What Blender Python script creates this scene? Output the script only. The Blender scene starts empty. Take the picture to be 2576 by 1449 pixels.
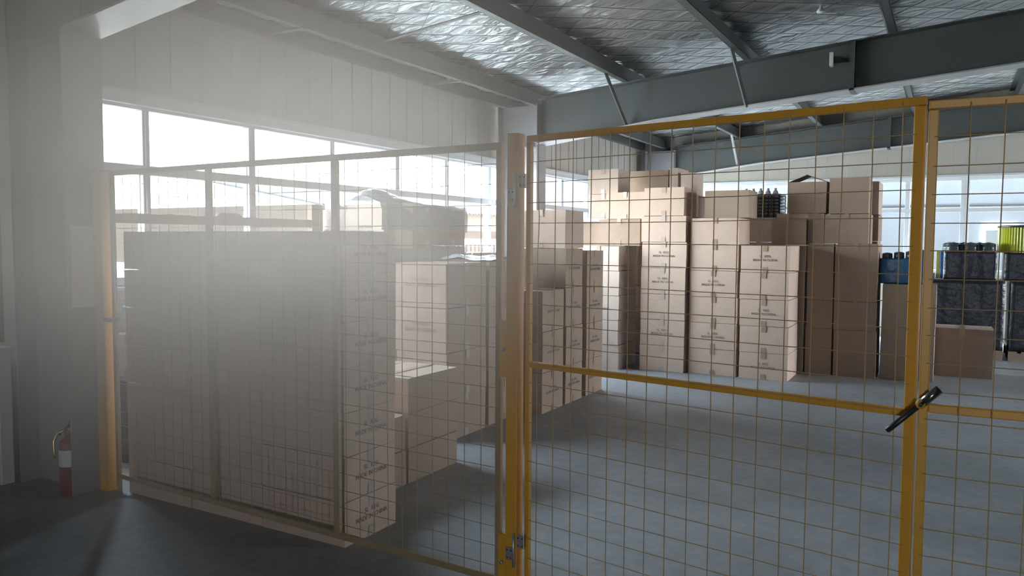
import bpy, bmesh, math, random
from mathutils import Vector, Matrix, noise
random.seed(7)
sc = bpy.context.scene
COL = sc.collection

# ------------------------------------------------------------------ camera
YAW, PIT, ROL = math.radians(-29.4), math.radians(3.45), math.radians(-0.3)
H = 1.55
fw = Vector((math.sin(YAW)*math.cos(PIT), math.cos(YAW)*math.cos(PIT), -math.sin(PIT)))
rt = Vector((math.cos(YAW), -math.sin(YAW), 0.0))
dn = fw.cross(rt)
r2 = rt*math.cos(ROL) + dn*math.sin(ROL)
d2 = -rt*math.sin(ROL) + dn*math.cos(ROL)
cam = bpy.data.cameras.new('camera')
cam.sensor_width = 36.0
cam.lens = 1950/2576*36.0
cam.clip_start = 0.05
cam.clip_end = 400
camo = bpy.data.objects.new('camera', cam)
COL.objects.link(camo)
mw = Matrix.Identity(4)
for i in range(3):
    mw[i][0] = r2[i]; mw[i][1] = -d2[i]; mw[i][2] = -fw[i]
mw[0][3], mw[1][3], mw[2][3] = 0, 0, H
camo.matrix_world = mw
sc.camera = camo

# ------------------------------------------------------------------ view, world, lights
sc.view_settings.view_transform = 'Standard'
sc.view_settings.look = 'None'
sc.view_settings.gamma = 1
sc.view_settings.use_curve_mapping = False
sc.view_settings.exposure = 0.45
sc.cycles.max_bounces = 10
sc.cycles.diffuse_bounces = 6
sc.cycles.glossy_bounces = 4
sc.cycles.transparent_max_bounces = 16
sc.cycles.volume_bounces = 1
sc.cycles.sample_clamp_indirect = 6.0
sc.cycles.caustics_reflective = False
sc.cycles.caustics_refractive = False

w = bpy.data.worlds.new('overcast_sky')
sc.world = w
w.use_nodes = True
nt = w.node_tree
bg = nt.nodes['Background']
tc = nt.nodes.new('ShaderNodeTexCoord'); sp = nt.nodes.new('ShaderNodeSeparateXYZ')
rp = nt.nodes.new('ShaderNodeValToRGB')
nt.links.new(tc.outputs['Generated'], sp.inputs[0]); nt.links.new(sp.outputs['Z'], rp.inputs[0])
rp.color_ramp.elements[0].position = 0.0; rp.color_ramp.elements[0].color = (0.92, 0.96, 1.0, 1)
rp.color_ramp.elements[1].position = 0.6; rp.color_ramp.elements[1].color = (0.70, 0.83, 1.0, 1)
nt.links.new(rp.outputs[0], bg.inputs[0])
bg.inputs[1].default_value = 38.0

def light(name, kind, loc, rot, **kw):
    l = bpy.data.lights.new(name, kind)
    for k, v in kw.items(): setattr(l, k, v)
    o = bpy.data.objects.new(name, l); COL.objects.link(o)
    o.location = loc; o.rotation_euler = rot
    return o
def portal(name, loc, rot, sx, sy):
    o = light(name, 'AREA', loc, rot, shape='RECTANGLE', size=sx, size_y=sy)
    o.data.cycles.is_portal = True
YS_ = -7.0
# portals only guide the sampling of the sky through the window openings
portal('window_portal_west', (-5.52, 8.6, 1.86), (0, -math.pi/2, 0), 1.35, 11.2)
portal('window_portal_north', (1.6, 14.72, 1.85), (-math.pi/2, 0, 0), 11.0, 1.6)
portal('window_portal_east', (9.22, 11.15, 2.0), (0, math.pi/2, 0), 2.0, 3.7)  # for the unseen window added in the right wall
portal('window_portal_south', (1.7, YS_-.22, 1.875), (math.pi/2, 0, 0), 1.2, .95)  # for the unseen opening added behind the camera
sun = light('sun', 'SUN', (10, -10, 20), (0, 0, 0), energy=30.0, angle=0.02, color=(1.0, 0.93, 0.82))
sun.rotation_euler = Vector((0.62, 0.35, 0.9)).to_track_quat('Z', 'Y').to_euler()

# ------------------------------------------------------------------ helpers
class MB:
    def __init__(s): s.v = []; s.f = []; s.sm = []
    def add(s, vs, fs, smooth=False):
        n = len(s.v); s.v += [tuple(v) for v in vs]
        s.f += [tuple(n+i for i in f) for f in fs]; s.sm += [smooth]*len(fs); return s
    def box(s, x0, x1, y0, y1, z0, z1, zr=0.0, c=None):
        vs = [(x, y, z) for z in (z0, z1) for y in (y0, y1) for x in (x0, x1)]
        if zr:
            cx, cy = c or ((x0+x1)/2, (y0+y1)/2); ca, sa = math.cos(zr), math.sin(zr)
            vs = [(cx+(x-cx)*ca-(y-cy)*sa, cy+(x-cx)*sa+(y-cy)*ca, z) for x, y, z in vs]
        return s.add(vs, [(0, 2, 3, 1), (4, 5, 7, 6), (0, 1, 5, 4), (2, 6, 7, 3), (0, 4, 6, 2), (1, 3, 7, 5)])
    def tube(s, pts, r, n=8, cap=True):
        pts = [Vector(p) for p in pts]; rings = []
        up = None
        for i, p in enumerate(pts):
            a = pts[max(i-1, 0)]; b = pts[min(i+1, len(pts)-1)]
            d = (b-a).normalized()
            if up is None: up = Vector((0, 0, 1)) if abs(d.z) < .9 else Vector((1, 0, 0))
            u = d.cross(up).normalized(); w_ = u.cross(d)
            rr = r[i] if isinstance(r, (list, tuple)) else r
            rings.append([p + (u*math.cos(2*math.pi*k/n) + w_*math.sin(2*math.pi*k/n))*rr for k in range(n)])
        vs = [v for R in rings for v in R]; fs = []
        for i in range(len(pts)-1):
            for k in range(n):
                fs.append((i*n+k, i*n+(k+1) % n, (i+1)*n+(k+1) % n, (i+1)*n+k))
        if cap: fs.append(tuple(range(n))[::-1]); fs.append(tuple((len(pts)-1)*n+k for k in range(n)))
        return s.add(vs, fs, n > 6)
    def lathe(s, cx, cy, prof, n=28):
        vs = []; fs = []
        for r, z in prof: vs += [(cx+r*math.cos(2*math.pi*k/n), cy+r*math.sin(2*math.pi*k/n), z) for k in range(n)]
        for i in range(len(prof)-1):
            for k in range(n): fs.append((i*n+k, i*n+(k+1) % n, (i+1)*n+(k+1) % n, (i+1)*n+k))
        return s.add(vs, fs, True)
    def prism(s, poly, axis, a, b):
        # poly of 2D points in the plane across axis ('x': (y,z), 'y': (x,z), 'z': (x,y))
        def P(q, t): return {'x': (t, q[0], q[1]), 'y': (q[0], t, q[1]), 'z': (q[0], q[1], t)}[axis]
        n = len(poly); vs = [P(q, a) for q in poly] + [P(q, b) for q in poly]
        fs = [tuple(range(n)), tuple(range(2*n-1, n-1, -1))] + [(i, i+n, (i+1) % n+n, (i+1) % n) for i in range(n)]
        return s.add(vs, fs)
    def mesh(s, name):
        me = bpy.data.meshes.new(name); me.from_pydata(s.v, [], s.f)
        me.polygons.foreach_set('use_smooth', s.sm)
        bm = bmesh.new(); bm.from_mesh(me); bmesh.ops.recalc_face_normals(bm, faces=bm.faces); bm.to_mesh(me); bm.free()
        return me
    def build(s, name, mat, parent=None, bevel=0.0):
        me = s.mesh(name)
        o = bpy.data.objects.new(name, me); COL.objects.link(o)
        me.materials.append(mat)
        if parent is not None: o.parent = parent
        if bevel:
            m = o.modifiers.new('bevel', 'BEVEL'); m.width = bevel; m.segments = 2; m.limit_method = 'ANGLE'
        return o
def tag(o, label, cat, group=None):
    o['label'] = label; o['category'] = cat
    if group: o['group'] = group
    return o
def struct(o):
    o['kind'] = 'structure'; return o
def empty(name, loc, label, cat, group=None):
    o = bpy.data.objects.new(name, None); COL.objects.link(o); o.location = loc
    o.empty_display_size = .1
    return tag(o, label, cat, group)
def rel(o, root):            # mesh written in world coordinates, kept there under its root
    o.parent = root; o.matrix_parent_inverse = Matrix.Translation(root.location).inverted(); return o

# ------------------------------------------------------------------ materials
def mat(name, col, rough=.6, metal=0.0, spec=.5, noise_s=0, noise_a=.15, bump=0, bump_s=60, stretch=None, detail=4):
    m = bpy.data.materials.new(name); m.use_nodes = True; t = m.node_tree; b = t.nodes['Principled BSDF']
    b.inputs['Base Color'].default_value = (*col, 1); b.inputs['Roughness'].default_value = rough
    b.inputs['Metallic'].default_value = metal; b.inputs['Specular IOR Level'].default_value = spec
    if noise_s or bump:
        co = t.nodes.new('ShaderNodeTexCoord'); src = co.outputs['Object']
        if stretch:
            mp = t.nodes.new('ShaderNodeMapping'); mp.inputs['Scale'].default_value = stretch
            t.links.new(src, mp.inputs[0]); src = mp.outputs[0]
    if noise_s:
        n = t.nodes.new('ShaderNodeTexNoise'); n.inputs['Scale'].default_value = noise_s; n.inputs['Detail'].default_value = detail
        t.links.new(src, n.inputs['Vector'])
        mx = t.nodes.new('ShaderNodeMix'); mx.data_type = 'RGBA'
        mx.inputs[6].default_value = (*[c*(1-noise_a) for c in col], 1); mx.inputs[7].default_value = (*[min(1, c*(1+noise_a)) for c in col], 1)
        t.links.new(n.outputs['Fac'], mx.inputs[0]); t.links.new(mx.outputs[2], b.inputs['Base Color'])
    if bump:
        n2 = t.nodes.new('ShaderNodeTexNoise'); n2.inputs['Scale'].default_value = bump_s; n2.inputs['Detail'].default_value = 5
        t.links.new(src, n2.inputs['Vector'])
        bp = t.nodes.new('ShaderNodeBump'); bp.inputs['Strength'].default_value = bump; bp.inputs['Distance'].default_value = .02
        t.links.new(n2.outputs['Fac'], bp.inputs['Height']); t.links.new(bp.outputs[0], b.inputs['Normal'])
    return m
M = {}
M['card'] = mat('cardboard', (.60, .455, .36), .85, noise_s=6, noise_a=.08, bump=.12, bump_s=40)
M['card2'] = mat('cardboard_brown', (.36, .265, .20), .85, noise_s=6, noise_a=.08, bump=.12, bump_s=40)  # darker copy of the cardboard; shade on dim stacks is put into its colour
M['card3'] = mat('cardboard_pale', (.60, .48, .40), .85, noise_s=6, noise_a=.06, bump=.1, bump_s=40)
M['tape'] = mat('packing_tape', (.40, .29, .21), .22, spec=.6)
M['tape2'] = mat('clear_tape', (.50, .44, .37), .15, spec=.8)
M['ink'] = mat('faded_ink', (.19, .16, .145), .8)
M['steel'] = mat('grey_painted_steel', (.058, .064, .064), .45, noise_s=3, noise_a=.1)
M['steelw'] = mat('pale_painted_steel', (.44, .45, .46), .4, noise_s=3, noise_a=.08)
M['colsteel'] = mat('column_steel', (.30, .295, .31), .5, noise_s=2, noise_a=.1)
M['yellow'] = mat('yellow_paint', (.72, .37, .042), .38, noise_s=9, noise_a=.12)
M['oldyellow'] = mat('faded_yellow_paint', (.36, .27, .15), .5, noise_s=9, noise_a=.12)  # duller copy of the gate yellow; dim light is put into its colour
M['oldwire'] = mat('faded_wire', (.30, .24, .17), .5)  # gate wire colour dulled likewise for the dim left side
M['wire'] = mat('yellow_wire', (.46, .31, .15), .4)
M['pvc'] = mat('white_window_frame', (.62, .66, .70), .35)
M['black'] = mat('black_plastic', (.02, .02, .023), .35)
M['chrome'] = mat('dull_chrome', (.25, .26, .27), .22, metal=1)
M['zinc'] = mat('zinc_plate', (.55, .55, .53), .4, metal=.7)
M['red'] = mat('red_enamel', (.22, .03, .02), .35)
M['paper'] = mat('paper_notice', (.78, .70, .62), .7, noise_s=4, noise_a=.1)
M['brass'] = mat('brass', (.7, .5, .2), .3, metal=1)
M['wood'] = mat('rough_wood', (.36, .27, .19), .8, noise_s=8, noise_a=.3, stretch=(1, .1, 1), bump=.3, bump_s=30)
M['navy'] = mat('dark_navy_film', (.018, .024, .035), .3, bump=.5, bump_s=14)
M['blue'] = mat('blue_film', (.02, .10, .22), .3, bump=.5, bump_s=14)
M['keg'] = mat('black_keg_enamel', (.06, .075, .08), .25)
M['ykeg'] = mat('yellow_green_keg_enamel', (.50, .55, .02), .35)
M['white'] = mat('white_board', (.75, .75, .75), .5)
M['ylabel'] = mat('yellow_card', (.70, .68, .25), .6)
M['blabel'] = mat('blue_card', (.05, .22, .62), .6)

def wall_mat(name, axis, col=(.42, .405, .37)):
    m = bpy.data.materials.new(name); m.use_nodes = True; t = m.node_tree; b = t.nodes['Principled BSDF']
    b.inputs['Roughness'].default_value = .55
    co = t.nodes.new('ShaderNodeTexCoord'); s = t.nodes.new('ShaderNodeSeparateXYZ'); t.links.new(co.outputs['Object'], s.inputs[0])
    fr = t.nodes.new('ShaderNodeMath'); fr.operation = 'MULTIPLY'; fr.inputs[1].default_value = 1/.32
    t.links.new(s.outputs[axis], fr.inputs[0])
    f2 = t.nodes.new('ShaderNodeMath'); f2.operation = 'FRACT'; t.links.new(fr.outputs[0], f2.inputs[0])
    rp = t.nodes.new('ShaderNodeValToRGB'); e = rp.color_ramp.elements
    e[0].position = 0; e[0].color = (0, 0, 0, 1); e[1].position = .06; e[1].color = (1, 1, 1, 1)
    t.links.new(f2.outputs[0], rp.inputs[0])
    bp = t.nodes.new('ShaderNodeBump'); bp.inputs['Strength'].default_value = .6; bp.inputs['Distance'].default_value = .006
    t.links.new(rp.outputs[0], bp.inputs['Height']); t.links.new(bp.outputs[0], b.inputs['Normal'])
    n = t.nodes.new('ShaderNodeTexNoise'); n.inputs['Scale'].default_value = 1.2; n.inputs['Detail'].default_value = 6
    mp = t.nodes.new('ShaderNodeMapping'); mp.inputs['Scale'].default_value = (1.5, 1.5, .35)
    t.links.new(co.outputs['Object'], mp.inputs[0]); t.links.new(mp.outputs[0], n.inputs['Vector'])
    mx = t.nodes.new('ShaderNodeMix'); mx.data_type = 'RGBA'
    mx.inputs[6].default_value = (*[c*.86 for c in col], 1); mx.inputs[7].default_value = (*[c*1.08 for c in col], 1)
    t.links.new(n.outputs['Fac'], mx.inputs[0]); t.links.new(mx.outputs[2], b.inputs['Base Color'])
    return m
M['wallY'] = wall_mat('ribbed_wall_panel_y', 'Y'); M['wallX'] = wall_mat('ribbed_wall_panel_x', 'X')

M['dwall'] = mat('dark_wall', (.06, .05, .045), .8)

def floor_mat():
    m = bpy.data.materials.new('dusty_concrete'); m.use_nodes = True; t = m.node_tree; b = t.nodes['Principled BSDF']
    co = t.nodes.new('ShaderNodeTexCoord')
    n = t.nodes.new('ShaderNodeTexNoise'); n.inputs['Scale'].default_value = .9; n.inputs['Detail'].default_value = 9; n.inputs['Roughness'].default_value = .62
    t.links.new(co.outputs['Object'], n.inputs['Vector'])
    rp = t.nodes.new('ShaderNodeValToRGB'); e = rp.color_ramp.elements
    e[0].position = .3; e[0].color = (.20, .21, .215, 1); e[1].position = .7; e[1].color = (.315, .33, .345, 1)
    t.links.new(n.outputs['Fac'], rp.inputs[0])
    n2 = t.nodes.new('ShaderNodeTexNoise'); n2.inputs['Scale'].default_value = 14; n2.inputs['Detail'].default_value = 8
    t.links.new(co.outputs['Object'], n2.inputs['Vector'])
    mx = t.nodes.new('ShaderNodeMix'); mx.data_type = 'RGBA'; mx.blend_type = 'MULTIPLY'; mx.inputs[0].default_value = .5
    r3 = t.nodes.new('ShaderNodeValToRGB'); r3.color_ramp.elements[0].position = .35; r3.color_ramp.elements[0].color = (.72, .72, .72, 1); r3.color_ramp.elements[1].position = .6
    t.links.new(n2.outputs['Fac'], r3.inputs[0]); t.links.new(rp.outputs[0], mx.inputs[6]); t.links.new(r3.outputs[0], mx.inputs[7])
    t.links.new(mx.outputs[2], b.inputs['Base Color'])
    b.inputs['Roughness'].default_value = .5; b.inputs['Specular IOR Level'].default_value = .4
    bp = t.nodes.new('ShaderNodeBump'); bp.inputs['Strength'].default_value = .15; bp.inputs['Distance'].default_value = .01
    t.links.new(n2.outputs['Fac'], bp.inputs['Height']); t.links.new(bp.outputs[0], b.inputs['Normal'])
    return m
M['floor'] = floor_mat()

def foil_mat():
    m = bpy.data.materials.new('insulation_foil'); m.use_nodes = True; t = m.node_tree; b = t.nodes['Principled BSDF']
    b.inputs['Base Color'].default_value = (.50, .52, .53, 1); b.inputs['Metallic'].default_value = .8; b.inputs['Roughness'].default_value = .34
    co = t.nodes.new('ShaderNodeTexCoord'); mp = t.nodes.new('ShaderNodeMapping'); mp.inputs['Rotation'].default_value = (0, 0, .5); mp.inputs['Scale'].default_value = (1.2, 5, 1)
    t.links.new(co.outputs['Object'], mp.inputs[0])
    n = t.nodes.new('ShaderNodeTexNoise'); n.inputs['Scale'].default_value = 2.2; n.inputs['Detail'].default_value = 4; n.inputs['Distortion'].default_value = .6
    t.links.new(mp.outputs[0], n.inputs['Vector'])
    bp = t.nodes.new('ShaderNodeBump'); bp.inputs['Strength'].default_value = 1.0; bp.inputs['Distance'].default_value = .09
    t.links.new(n.outputs['Fac'], bp.inputs['Height']); t.links.new(bp.outputs[0], b.inputs['Normal'])
    return m
M['foil'] = foil_mat()

def glass_mat():
    m = bpy.data.materials.new('window_glass'); m.use_nodes = True; t = m.node_tree; t.nodes.clear()
    o = t.nodes.new('ShaderNodeOutputMaterial'); mx = t.nodes.new('ShaderNodeMixShader'); tr = t.nodes.new('ShaderNodeBsdfTransparent'); gl = t.nodes.new('ShaderNodeBsdfGlossy')
    tr.inputs[0].default_value = (.93, .96, .96, 1); gl.inputs['Roughness'].default_value = .05; mx.inputs[0].default_value = .025
    t.links.new(tr.outputs[0], mx.inputs[1]); t.links.new(gl.outputs[0], mx.inputs[2]); t.links.new(mx.outputs[0], o.inputs[0])
    return m
M['glass'] = glass_mat()
def film_mat():
    m = bpy.data.materials.new('clear_plastic_film'); m.use_nodes = True; t = m.node_tree; t.nodes.clear()
    o = t.nodes.new('ShaderNodeOutputMaterial'); mx = t.nodes.new('ShaderNodeMixShader'); tr = t.nodes.new('ShaderNodeBsdfTransparent'); pr = t.nodes.new('ShaderNodeBsdfPrincipled')
    tr.inputs[0].default_value = (.9, .9, .9, 1); pr.inputs['Base Color'].default_value = (.42, .44, .44, 1); pr.inputs['Roughness'].default_value = .15
    co = t.nodes.new('ShaderNodeTexCoord'); mp = t.nodes.new('ShaderNodeMapping'); mp.inputs['Scale'].default_value = (1, 1, 9); n = t.nodes.new('ShaderNodeTexNoise'); n.inputs['Scale'].default_value = 5; n.inputs['Detail'].default_value = 4
    t.links.new(co.outputs['Object'], mp.inputs[0]); t.links.new(mp.outputs[0], n.inputs['Vector'])
    bp = t.nodes.new('ShaderNodeBump'); bp.inputs['Strength'].default_value = .9; bp.inputs['Distance'].default_value = .03
    t.links.new(n.outputs['Fac'], bp.inputs['Height']); t.links.new(bp.outputs[0], pr.inputs['Normal'])
    mx.inputs[0].default_value = .85
    t.links.new(tr.outputs[0], mx.inputs[1]); t.links.new(pr.outputs[0], mx.inputs[2]); t.links.new(mx.outputs[0], o.inputs[0])
    return m
M['film'] = film_mat()

# ------------------------------------------------------------------ structure: floor, roof, walls
XW, XE, YS, YN = -5.3, 9.0, -7.0, 14.5
def roofz(x): return 3.885 + .078*x
def raft_top(x): return 3.685 + .078*x

struct(MB().box(XW-.2, XE+.2, YS-.2, YN+.2, -.2, 0).build('floor', M['floor']))

# ceiling: quilted foil held by a diagonal net
step = .29/3
def quilt(x, y):
    u, v = (x+y)/math.sqrt(2)/.29, (x-y)/math.sqrt(2)/.29
    a = abs(math.sin(math.pi*u))**.7 * abs(math.sin(math.pi*v))**.7
    n = noise.noise(Vector((x*.8, y*1.9, 3.1)))
    return roofz(x) + .035*a + .022*n
nx, ny = int((XE-XW)/step)+1, int((YN-YS)/step)+1
vs = []; fs = []
for j in range(ny+1):
    for i in range(nx+1):
        x, y = XW-.02+i*(XE-XW+.04)/nx, YS-.02+j*(YN-YS+.04)/ny
        vs.append((x, y, quilt(x, y)))
for j in range(ny):
    for i in range(nx):
        a = j*(nx+1)+i; fs.append((a, a+1, a+nx+2, a+nx+1))
mb = MB(); mb.add(vs, fs, True)
ceil = struct(mb.build('ceiling', M['foil']))
mb = MB()
mb.prism([(XW-.2, roofz(XW)+.12), (XE+.2, roofz(XE)+.12), (XE+.2, roofz(XE)+.2), (XW-.2, roofz(XW)+.12+.08)], 'y', YS-.2, YN+.2)
mb.build('roof_sheet', M['steelw'], ceil)
# net strands over the visible part of the ceiling
mb = MB(); s2 = math.sqrt(2)
for k in range(-60, 110):
    for sgn in (1, -1):
        c = k*.29*s2
        pts = []
        x = XW
        while x <= 3.2:
            y = (c - x) if sgn == 1 else (x + c)
            if 2.2 <= y <= YN: pts.append((x, y, roofz(x)-.004-.004*math.sin(7*x)))
            x += .29*s2/2
        if len(pts) > 1: mb.tube(pts, .0022, 4, cap=False)
net = mb.build('ceiling_net', mat('grey_net_string', (.09, .09, .09), .8), ceil); net['kind'] = 'stuff'

def ibox(name, m, *bxs):
    mb = MB()
    for b in bxs: mb.box(*b)
    return mb.build(name, m)
def zt(x): return roofz(x)+.1
# left wall: sill wall, head wall, end panels
mb = MB()
mb.box(XW-.2, XW, YS-.2, YN+.2, 0, 1.20)
mb.box(XW-.2, XW, YS-.2, YN+.2, 2.58, zt(XW))
mb.box(XW-.2, XW, YS-.2, 3.05, 1.20, 2.58); mb.box(XW-.2, XW, 14.15, YN+.2, 1.20, 2.58)
for k in range(55): mb.box(XW, XW+.012, -2+k*.3, -2+k*.3+.022, 2.64, 3.33)
struct(mb.build('wall_left', M['wallY']))
mb = MB()
FX0, FX1 = -4.6, 7.2
mb.box(XW, XE, YN, YN+.2, 0, 1.05)
mb.prism([(XW, 2.62), (XE, 2.62), (XE, zt(XE)), (XW, zt(XW))], 'y', YN, YN+.2)
mb.box(XW, FX0, YN, YN+.2, 1.05, 2.62); mb.box(FX1, XE, YN, YN+.2, 1.05, 2.62)
struct(mb.build('wall_far', M['wallX']))
mb = MB()
mb.box(XE, XE+.2, YS-.2, YN+.2, 0, 1.0); mb.box(XE, XE+.2, YS-.2, YN+.2, 3.0, zt(XE))
mb.box(XE, XE+.2, YS-.2, 9.3, 1.0, 3.0); mb.box(XE, XE+.2, 13, YN+.2, 1.0, 3.0)
struct(mb.build('wall_right', M['dwall']))
mb = MB(); mb.box(XW, XE, YS-.2, YS, 0, 1.4); mb.prism([(XW, 2.35), (XE, 2.35), (XE, zt(XE)), (XW, zt(XW))], 'y', YS-.2, YS)
mb.box(XW, 1.1, YS-.2, YS, 1.4, 2.35); mb.box(2.3, XE, YS-.2, YS, 1.4, 2.35)  # opening added out of view to light the posts and carton fronts
struct(mb.build('wall_rear', M['dwall']))

# left windows: one unit per pair of panes
def unit_left(n, y0, y1, muls, wide):
    g = -5.35
    mb = MB()
    mb.box(g-.03, g+.05, y0, y1, 2.515, 2.58); mb.box(g-.03, g+.05, y0, y1, 1.20, 1.27)
    mb.box(g-.03, g+.05, y0, y0+.035, 1.27, 2.515); mb.box(g-.03, g+.05, y1-.035, y1, 1.27, 2.515)
    mb.box(g-.03, g+.05, y0+.035, y1-.035, 2.035, 2.105)
    for m_ in muls:
        mb.box(g-.03, g+.05, m_-.03, m_+.03, 1.27, 2.035); mb.box(g-.03, g+.05, m_-.03, m_+.03, 2.105, 2.515)
        mb.box(g+.05, g+.062, m_-.012, m_+.012, 1.27, 2.515)
    fr = mb.build('window_%d' % n, M['pvc'], bevel=.004); struct(fr)
    ys = [y0+.035]+sum([[m_-.03, m_+.03] for m_ in muls], [])+[y1-.035]
    for a, b in zip(ys[::2], ys[1::2]):
        for z0, z1 in ((1.27, 2.035), (2.105, 2.515)):
            MB().box(g-.002, g+.002, a, b, z0, z1).build('pane', M['glass'], fr)
unit_left(1, 3.05, 4.80, [3.78], 0)
unit_left(2, 4.80, 6.84, [5.81], 0)
unit_left(3, 6.84, 8.80, [7.79], 0)
unit_left(4, 8.80, 11.0, [9.9], 0)
unit_left(5, 11.0, 14.15, [12.0, 13.1], 0)
# head trim with a small ledge and plastered reveal
mb = MB(); mb.box(-5.3, -5.255, 2.95, 14.2, 2.54, 2.60); mb.box(-5.3, -5.235, 2.95, 14.2, 2.60, 2.635)
struct(mb.build('trim_1', M['pvc'], bevel=.004))
mb = MB(); mb.box(-5.3, -5.22, YS, YN, 3.33, 3.45)
struct(mb.build('trim_2', M['steel'], bevel=.004))
struct(MB().box(-5.38, -5.24, 3.0, 14.2, 1.175, 1.20).build('trim_3', M['pvc'], bevel=.004))

# far windows
def unit_far(n, x0, x1, muls):
    g = 14.58; mb = MB()
    mb.box(x0, x1, g-.05, g+.03, 2.57, 2.62); mb.box(x0, x1, g-.05, g+.03, 1.05, 1.12)
    mb.box(x0, x0+.06, g-.05, g+.03, 1.12, 2.57); mb.box(x1-.06, x1, g-.05, g+.03, 1.12, 2.57)
    mb.box(x0+.06, x1-.06, g-.05, g+.03, 2.06, 2.13)
    for m_ in muls:
        mb.box(m_-.035, m_+.035, g-.05, g+.03, 1.12, 2.06); mb.box(m_-.035, m_+.035, g-.05, g+.03, 2.13, 2.57)
    fr = mb.build('window_%d' % n, M['pvc'], bevel=.004); struct(fr)
    xs = [x0+.06]+sum([[m_-.035, m_+.035] for m_ in muls], [])+[x1-.06]
    for a, b in zip(xs[::2], xs[1::2]):
        for z0, z1 in ((1.12, 2.06), (2.13, 2.57)):
            MB().box(a, b, g-.002, g+.002, z0, z1).build('pane', M['glass'], fr)
unit_far(6, -4.6, -1.66, [-3.4])
unit_far(7, -1.66, .19, [-.64])
unit_far(8, .19, 2.6, [1.4])
unit_far(9, 2.6, 7.2, [4.1, 5.7])
struct(MB().box(XW, XE, 14.44, 14.5, 2.62, 2.66).build('trim_4', M['pvc'], bevel=.004))
mb = MB(); mb.box(9.05, 9.12, 9.3, 13, 1.0, 1.07); mb.box(9.05, 9.12, 9.3, 13, 2.93, 3.0)
for k in range(4): mb.box(9.05, 9.12, 9.3+k*1.2, 9.3+k*1.2+.08, 1.07, 2.93)
struct(mb.build('window_10', M['pvc']))  # unseen window added for light from the right

# ------------------------------------------------------------------ steel frame
def rafter(y, label):
    yc = y; hw = .125
    r = empty('steel_rafter', (-4.5, yc, 2.8), label, 'steel beam')
    def bz(x): return 2.78+(x+4.55)*.1194 if x < -3.0 else 2.965+.078*(x+3.0)
    xs = [-4.543, -3.0, -.93, XE]
    mb = MB()
    mb.prism([(x, bz(x)) for x in xs]+[(x, raft_top(x)) for x in reversed(xs)], 'y', yc-.005, yc+.005)
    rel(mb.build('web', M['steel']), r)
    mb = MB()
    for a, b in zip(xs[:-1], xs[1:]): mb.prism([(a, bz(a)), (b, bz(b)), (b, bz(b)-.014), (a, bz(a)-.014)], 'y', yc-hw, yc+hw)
    rel(mb.build('bottom_flange', M['steelw']), r)  # paler than the web: light from the floor is put into its colour
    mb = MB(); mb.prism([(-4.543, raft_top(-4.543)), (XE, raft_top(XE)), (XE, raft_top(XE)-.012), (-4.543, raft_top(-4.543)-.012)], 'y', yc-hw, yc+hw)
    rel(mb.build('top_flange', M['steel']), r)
    mb = MB(); mb.box(-.955, -.905, yc-hw, yc+hw, bz(-.93)-.02, raft_top(-.93))
    rel(mb.build('splice_plate', M['steel']), r)
rafter(2.825, 'near steel roof beam crossing the top left corner above the column')
rafter(8.805, 'deep grey steel roof beam spanning the hall behind the mesh gate')
rafter(14.33, 'dark end beam running just in front of the far wall')
def column(y, label):
    c = empty('steel_column', (-4.83, y, 0), label, 'steel column')
    zt_ = raft_top(-4.8)-.04
    rel(MB().box(-5.1, -4.555, y-.006, y+.006, 0, zt_).build('web', M['colsteel']), c)
    rel(MB().box(-4.557, -4.545, y-.125, y+.125, 0, zt_).build('flange', M['colsteel']), c)
    rel(MB().box(-5.112, -5.1, y-.125, y+.125, 0, zt_).build('flange', M['colsteel']), c)
    rel(MB().box(-5.0, -4.6, y-.12, y+.12, 2.74, 2.75).build('stiffener', M['colsteel']), c)
column(2.825, 'wide grey steel column at the left with a paper notice on it')
column(8.805, 'grey steel column by the windows behind the gate hinge post')
column(14.33, 'grey steel column in the far corner of the hall')

PX = [-4.80, -3.41, -2.02, -.60, .80, 2.2, 3.6]
plab = {.80: 'roof purlin nearest the upper right corner of the picture', 2.2: 'roof purlin just beyond the right edge', 3.6: 'roof purlin farthest to the right, out of view', -4.8: 'eave purlin nearest the window wall with a pale lower lip', -3.41: 'roof purlin reaching the second beam left of its first brace',
        -2.02: 'roof purlin running to the second brace on the deep beam', -.6: 'roof purlin crossing the top right above the deep beam'}
for i, x in enumerate(PX):
    z0 = raft_top(x)
    mb = MB()
    mb.box(x, x+.004, YS, YN, z0, z0+.19)
    mb.box(x, x+.075, YS, YN, z0, z0+.004); mb.box(x+.071, x+.075, YS, YN, z0, z0+.022)
    mb.box(x-.07, x, YS, YN, z0+.186, z0+.19)
    o = mb.build('roof_purlin', M['steel'])
    tag(o, plab.get(x, 'thin steel roof purlin, number %d counted right from the window wall' % (i+1)), 'steel purlin', 'roof purlins')
# flange braces, rods, brackets
def bar(name, a, b, w_, label, cat, m, group=None):
    mb = MB(); a = Vector(a); b = Vector(b)
    mb.tube([a, b], w_, 4); o = mb.build(name, m); tag(o, label, cat, group); return o
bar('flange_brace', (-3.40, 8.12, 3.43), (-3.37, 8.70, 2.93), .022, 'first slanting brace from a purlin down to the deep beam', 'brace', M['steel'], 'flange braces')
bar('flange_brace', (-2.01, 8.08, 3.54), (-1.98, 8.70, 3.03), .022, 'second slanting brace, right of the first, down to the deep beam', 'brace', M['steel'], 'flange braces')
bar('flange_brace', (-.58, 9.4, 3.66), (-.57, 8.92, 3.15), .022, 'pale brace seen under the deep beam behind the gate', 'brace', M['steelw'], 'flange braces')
bar('flange_brace', (-1.98, 9.4, 3.54), (-1.98, 8.92, 3.04), .022, 'brace behind the deep beam, seen above the top rail of the gate', 'brace', M['steelw'], 'flange braces')
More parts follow.
